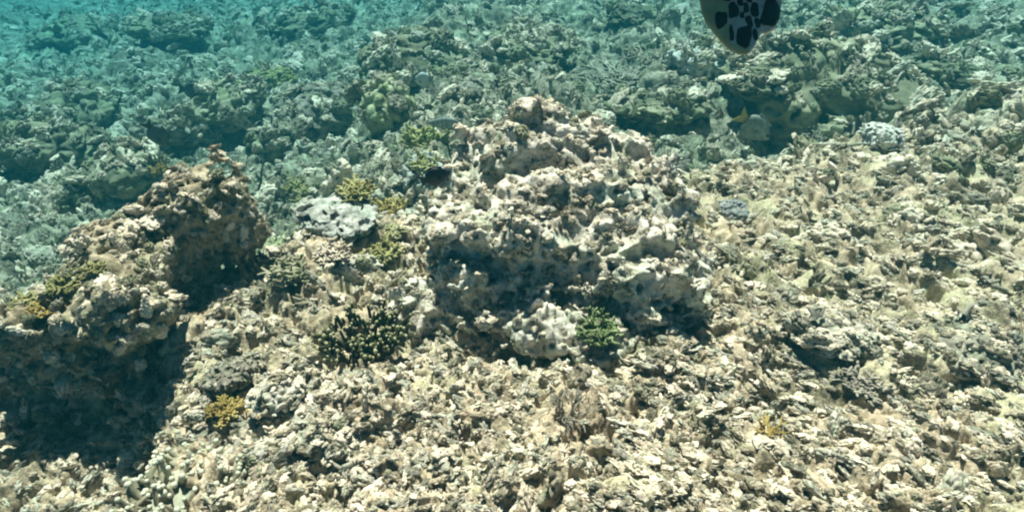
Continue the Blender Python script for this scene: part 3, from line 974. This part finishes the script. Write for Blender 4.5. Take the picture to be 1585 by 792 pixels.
def fish(u, v, D, lenpx, hr, yaw, pitch, mats, label, wr=.34, tail=.24, stripe=None, group=None):
    """u, v of the body's middle in the photograph, D the distance along the view; faces +x, then turned"""
    d = ray_dir(u, v)
    p = cam.location + d * D
    Ln = lenpx * D / FPX / max(.35, abs(math.cos(yaw)))
    H = Ln * hr
    t = thing("reef_fish", p, label, "fish", rot=(0, pitch, yaw), group=group)
    ns, nc = 18, 14
    V, F = [], []
    bl = Ln * (1 - tail)
    x0 = -Ln * .5 + Ln * tail
    for i in range(ns):
        q = i / (ns - 1)
        x = x0 + bl * q
        prof = (math.sin(math.pi * min(1, q * .93 + .07) ** .8) ** .75) * .5 + .05 * (1 - q)
        if i == ns - 1: prof = .03
        for k in range(nc):
            a = 2 * math.pi * k / nc
            V.append((x, math.cos(a) * prof * H * wr, math.sin(a) * prof * H))
    for i in range(ns - 1):
        for k in range(nc):
            k2 = (k + 1) % nc
            F.append((i * nc + k, i * nc + k2, (i + 1) * nc + k2, (i + 1) * nc + k))
    F = np.array(F)[:, ::-1]
    add("body", mesh_from("body", np.array(V), F), mats[0], t)
    th = Ln * .008
    hh = H * .5
    add("tail_fin", prism([(x0 + Ln * .02, -hh * .22), (x0 + Ln * .02, hh * .22), (-Ln * .5, hh * .75), (-Ln * .5 + Ln * tail * .35, 0), (-Ln * .5, -hh * .75)], th), mats[1], t)
    xs = np.linspace(x0 + bl * .18, x0 + bl * .72, 6)
    add("dorsal_fin", prism([(x, hh * .62) for x in xs] + [(x, hh * (.98 + .20 * math.sin(1.2 + k * .4))) for k, x in list(enumerate(xs))[::-1]], th), mats[-1], t)
    xs = np.linspace(x0 + bl * .18, x0 + bl * .5, 5)
    add("anal_fin", prism([(x, -hh * .62) for x in xs] + [(x, -hh * (.98 + .16 * math.sin(1.2 + k * .4))) for k, x in list(enumerate(xs))[::-1]], th), mats[-1], t)
    for sgn in (-1, 1):
        bm_ = bmesh.new(); bmesh.ops.create_icosphere(bm_, subdivisions=2, radius=H * .06)
        me = bpy.data.meshes.new("eye"); bm_.to_mesh(me); bm_.free()
        add("eye", me, M_eye, t, loc=(x0 + bl * .86, sgn * H * wr * .30, H * .1))
        f_ = add("pectoral_fin", prism([(0, 0), (-Ln * .14, H * .10), (-Ln * .17, -H * .03), (-Ln * .10, -H * .12)], th * .6), mats[-1], t, loc=(x0 + bl * .66, sgn * H * wr * .47, -H * .05))
        f_.rotation_euler = (0, 0, -sgn * .35)
    if stripe:
        for q, w_, mt in stripe:
            V, F = [], []
            for j in range(4):
                qq = q - w_ / 2 + w_ * j / 3
                prof = (math.sin(math.pi * min(1, qq * .93 + .07) ** .8) ** .75) * .5 + .05 * (1 - qq)
                for k in range(nc):
                    a = 2 * math.pi * k / nc
                    V.append((x0 + bl * qq, math.cos(a) * (prof * H * wr * 1.015 + .0006), math.sin(a) * (prof * H * 1.015 + .0006)))
            for i in range(3):
                for k in range(nc):
                    k2 = (k + 1) % nc
                    F.append((i * nc + k, (i + 1) * nc + k, (i + 1) * nc + k2, i * nc + k2))
            add("stripe", mesh_from("stripe", np.array(V), np.array(F)), mt, t)
    return t


M_eye = plain_mat("fish_eye", (0.01, 0.01, 0.012), .15, .5)
F_blk = plain_mat("black_fish_skin", (0.012, 0.014, 0.016), .45, .4, .4, 60)
F_gry = plain_mat("grey_fish_skin", (0.27, 0.28, 0.23), .6, .2, .3, 40)
F_yel = plain_mat("yellow_fin", (0.46, 0.36, 0.08), .5, .3, .1, 60)
F_wht = plain_mat("white_fish_skin", (0.66, 0.68, 0.64), .45, .35, .1, 60)
F_dgr = plain_mat("dark_grey_fish_skin", (0.07, 0.08, 0.075), .5, .3, .3, 60)
F_blu = plain_mat("pale_blue_fish_skin", (0.34, 0.37, 0.32), .5, .3, .15, 60)


def gdist(u, v, off):
    """distance along the view to just in front of whatever lies behind that pixel"""
    return depth_of(hit(u, v)) - off


fish(673, 274, 1.9, 50, .58, R(12), R(-14), (F_blk, F_blk), "black oval fish beside the central boulder's left shoulder")
fish(1166, 196, gdist(1166, 205, .35), 66, .56, R(-8), R(36), (F_gry, F_yel, F_gry), "grey fish with a yellow tail hovering over the reef's edge", tail=.26)
fish(657, 124, gdist(657, 130, .3), 34, .66, R(160), R(6), (F_wht, F_blu), "plump white fish in front of the dark mound behind the boulder")
fish(243, 208, gdist(243, 230, .55), 50, .50, R(15), R(62), (F_dgr, F_blk), "dark grey fish with black fins nosing down behind the coral ridge")
fish(300, 140, gdist(300, 150, .8), 46, .55, R(15), R(12), (F_dgr, F_blk), "dusky fish with one white bar in the hazy left background", stripe=((.62, .10, F_wht),))
fish(1322, 198, gdist(1322, 206, .3), 38, .50, R(8), R(-8), (F_blk, F_blk), "small black fish with white bars in the dark hollow", stripe=((.25, .12, F_wht), (.8, .14, F_wht)))
fish(690, 190, gdist(690, 198, .25), 60, .30, R(175), R(4), (F_blu, F_blu), "slender pale striped fish just above the boulder's left slope", wr=.5, stripe=((.3, .05, F_gry), (.45, .05, F_gry), (.6, .05, F_gry), (.75, .05, F_gry)))

# ------------------------------------------------------------------ sea turtle: a scaled hind flipper dips into the picture, the rest swims above it
T_skin = plain_mat("pale_turtle_skin", (0.82, 0.64, 0.50), .6, .25, .15, 40)
T_yel = plain_mat("yellow_turtle_skin", (0.74, 0.60, 0.28), .6, .25, .2, 30)
T_scale = plain_mat("dark_brown_turtle_scale", (0.018, 0.013, 0.010), .5, .3, .4, 50)
T_shell = plain_mat("brown_turtle_shell", (0.10, 0.07, 0.035), .4, .35, .5, 9)
TD = 0.95
tc = cam.location + ray_dir(1140, 20) * TD
turtle = thing("sea_turtle", tc, "sea turtle's flipper with dark scales and pale seams, dipping in from the top edge", "turtle")
turtle.rotation_euler = (math.pi / 2 - PITCH, R(14), 0)
PX = TD / FPX


def loc2(u, v):
    return (u - 1140) * PX, -(v - 20) * PX


OUT = [(1040, -130), (1046, -70), (1060, -30), (1070, 0), (1078, 14), (1086, 34), (1098, 50), (1114, 62), (1130, 72), (1142, 79), (1158, 82), (1171, 78), (1178, 66), (1182, 52), (1185, 42),
       (1194, 38), (1204, 30), (1210, 16), (1209, 0), (1206, -30), (1204, -70), (1202, -130)]
poly = [loc2(*q) for q in OUT]
cx0, cy0 = np.mean([q[0] for q in poly]), np.mean([q[1] for q in poly])


def flip_t(x, y):
    """half thickness of the flipper"""
    pd = float(poly_sd(np.array([x], np.float32), np.array([y], np.float32), poly)[0])
    return .016 * math.sqrt(max(0., min(1., -pd / .03))) * (.75 + .6 * min(1, max(0, (y + .08) / .2)))


def flip_base(x, y, z):
    pd = poly_sd(x, y, poly)
    t = .016 * np.sqrt(np.clip(-pd / .03, 0, 1)) * (.75 + .6 * np.clip((y + .08) / .2, 0, 1))
    return np.where(pd > 0, np.sqrt(pd * pd + z * z) - .0005, np.abs(z) - t - .0012) * .8


flip = add("flipper", sdf_mesh("flipper", flip_base, None, (-.11, -.08, -.04), (.09, .16, .04), .002), T_skin, turtle)
flip.data.materials.append(T_yel)          # yellowish skin along the trailing edge
_n = len(flip.data.polygons)
_c = np.empty(_n * 3, np.float32); flip.data.polygons.foreach_get("center", _c); _c = _c.reshape(-1, 3)
_pu, _pv = _c[:, 0] / PX + 1140, 20 - _c[:, 1] / PX
flip.data.polygons.foreach_set("material_index", (((_pu - 1108) - .42 * _pv + 5 * vnoise(_c, 60, 3) < 0) | (_pv > 73 + 3 * vnoise(_c, 90, 5))).astype(np.int32))
SCALES = [(1097, 4, 9, 5, 10, T_scale), (1124, 3, 5.5, 5.5, 0, T_scale), (1114, 12, 4, 4, 0, T_scale), (1135, 11, 5, 7, 20, T_scale), (1127, 26, 8.5, 12, 22, T_scale), (1148, 4, 5.5, 5, 0, T_scale),
          (1146, 18, 4.5, 8, 15, T_scale), (1142, 30, 3.5, 5, 20, T_scale), (1160, 17, 7, 11, 20, T_scale), (1156, 36, 5.5, 10, 42, T_scale), (1171, 33, 5, 8, 45, T_scale), (1173, 50, 5, 9, 40, T_scale),
          (1155, 58, 13, 16, 10, T_scale), (1134, 58, 3, 12, 25, T_scale), (1113, 42, 9, 12, 20, T_scale), (1189, 12, 18, 21, -5, T_scale), (1158, -5, 8, 6, 0, T_scale),
          (1085, -14, 10, 8, 0, T_scale), (1106, -16, 9, 9, 0, T_scale), (1128, -14, 10, 8, 0, T_scale), (1146, -18, 7, 9, 0, T_scale), (1186, -30, 15, 14, 0, T_scale), (1162, -26, 8, 10, 0, T_scale),
          (1070, -44, 12, 12, 0, T_scale), (1095, -44, 11, 12, 0, T_scale), (1120, -42, 12, 13, 0, T_scale), (1145, -46, 10, 12, 0, T_scale), (1170, -60, 11, 12, 0, T_scale), (1192, -62, 9, 13, 0, T_scale),
          (1066, -80, 12, 14, 0, T_scale), (1094, -80, 13, 14, 0, T_scale), (1122, -80, 12, 14, 0, T_scale), (1148, -80, 11, 14, 0, T_scale)]
rs = np.random.default_rng(5)
for (u, v, a, b, rot, mt) in SCALES:
    x, y = loc2(u, v)
    n = 14
    V = []
    for ring, (f, hgt) in enumerate(((1.0, -.0035), (.97, .0006), (.84, .0016), (.45, .0022))):
        for k in range(n):
            w = 2 * math.pi * k / n
            ex = .72
            cxp, syp = math.copysign(abs(math.cos(w)) ** ex, math.cos(w)), math.copysign(abs(math.sin(w)) ** ex, math.sin(w))
            wob = 1 + .10 * math.sin(3 * w + u) + .06 * math.sin(5 * w + v)
            xx, yy = cxp * a * f * wob * PX, syp * b * f * wob * PX
            c, s_ = math.cos(R(rot)), math.sin(R(rot))
            X_, Y_ = x + xx * c - yy * s_, y + xx * s_ + yy * c
            V.append((X_, Y_, flip_t(X_, Y_) + .0012 + hgt))
    F = []
    for i in range(3):
        for k in range(n):
            k2 = (k + 1) % n
            F.append((i * n + k, i * n + k2, (i + 1) * n + k2, (i + 1) * n + k))
    me = bpy.data.meshes.new("scale")
    me.from_pydata(V, [], F + [tuple(range(3 * n, 4 * n))])
    me.polygons.foreach_set("use_smooth", np.full(len(me.polygons), True))
    me.update()
    add("scale" if mt is T_scale else "skin_patch", me, mt, flip)


def blob(name, r, loc, mat, parent, seed, rot=(0, 0, 0), amp=.05, flatten=None):
    bm_ = bmesh.new(); bmesh.ops.create_icosphere(bm_, subdivisions=4, radius=1)
    for q in bm_.verts:
        n_ = amp * float(vnoise(np.array([q.co[:]], np.float32), 2.0, seed)[0])
        q.co *= 1 + n_
        if flatten and q.co.z < 0: q.co.z *= flatten
        q.co = Vector((q.co.x * r[0], q.co.y * r[1], q.co.z * r[2]))
    me = bpy.data.meshes.new(name); bm_.to_mesh(me); bm_.free()
    me.polygons.foreach_set("use_smooth", np.full(len(me.polygons), True))
    return add(name, me, mat, parent, loc=loc, rot=rot)


# body above the picture: x along the picture, y up the picture, z towards the viewer
tilt = (R(-57), 0, 0)
K = TD / 1.32
body_c = (-.12 * K, .235 * K, -.03)
blob("carapace", (.30 * K, .24 * K, .10 * K), body_c, T_shell, turtle, 3, tilt, .05, .35)
blob("plastron", (.25 * K, .19 * K, .05 * K), (body_c[0], body_c[1] - .035 * K, body_c[2] + .02 * K), T_yel, turtle, 4, tilt, .03)
blob("head", (.085 * K, .055 * K, .055 * K), (-.49 * K, .235 * K, 0), T_skin, turtle, 5, tilt, .06)
blob("neck", (.09 * K, .05 * K, .045 * K), (-.40 * K, .235 * K, 0), T_skin, turtle, 6, tilt, .04)
for q, r_, ang in (((-.33, .19, .14), (.06, .17, .016), -35), ((-.33, .34, -.10), (.06, .17, .016), 35), ((.12, .31, -.06), (.05, .10, .014), -40)):
    blob("flipper", [k * K for k in r_], [k * K for k in q], T_scale, turtle, 8, (0, 0, R(ang)), .08)
print("fish, turtle", round(time.time() - T0, 1))
# ------------------------------------------------------------------ haze: the sea water
bm = bmesh.new()
bmesh.ops.create_cube(bm, size=1.0)
bmesh.ops.scale(bm, vec=(60, 36, 6.2), verts=bm.verts)
bmesh.ops.translate(bm, vec=(0, 11, -1.3), verts=bm.verts)
me = bpy.data.meshes.new("haze")
bm.to_mesh(me); bm.free()
m = bpy.data.materials.new("sea_water")
m.use_nodes = True
N, L = m.node_tree.nodes, m.node_tree.links
N.remove(N["Principled BSDF"])
pv = N.new("ShaderNodeVolumePrincipled")
pv.inputs["Color"].default_value = (0.006, 0.066, 0.082, 1)
pv.inputs["Absorption Color"].default_value = (0.05, 0.52, 0.66, 1)
pv.inputs["Density"].default_value = 0.20
pv.inputs["Anisotropy"].default_value = 0.2
L.new(pv.outputs[0], N["Material Output"].inputs["Volume"])
haze = add("haze", me, m, kind="stuff", label="blue-green sea water fading the far reef", cat="water")
haze.display_type = 'WIRE'
print("done", round(time.time() - T0, 1))
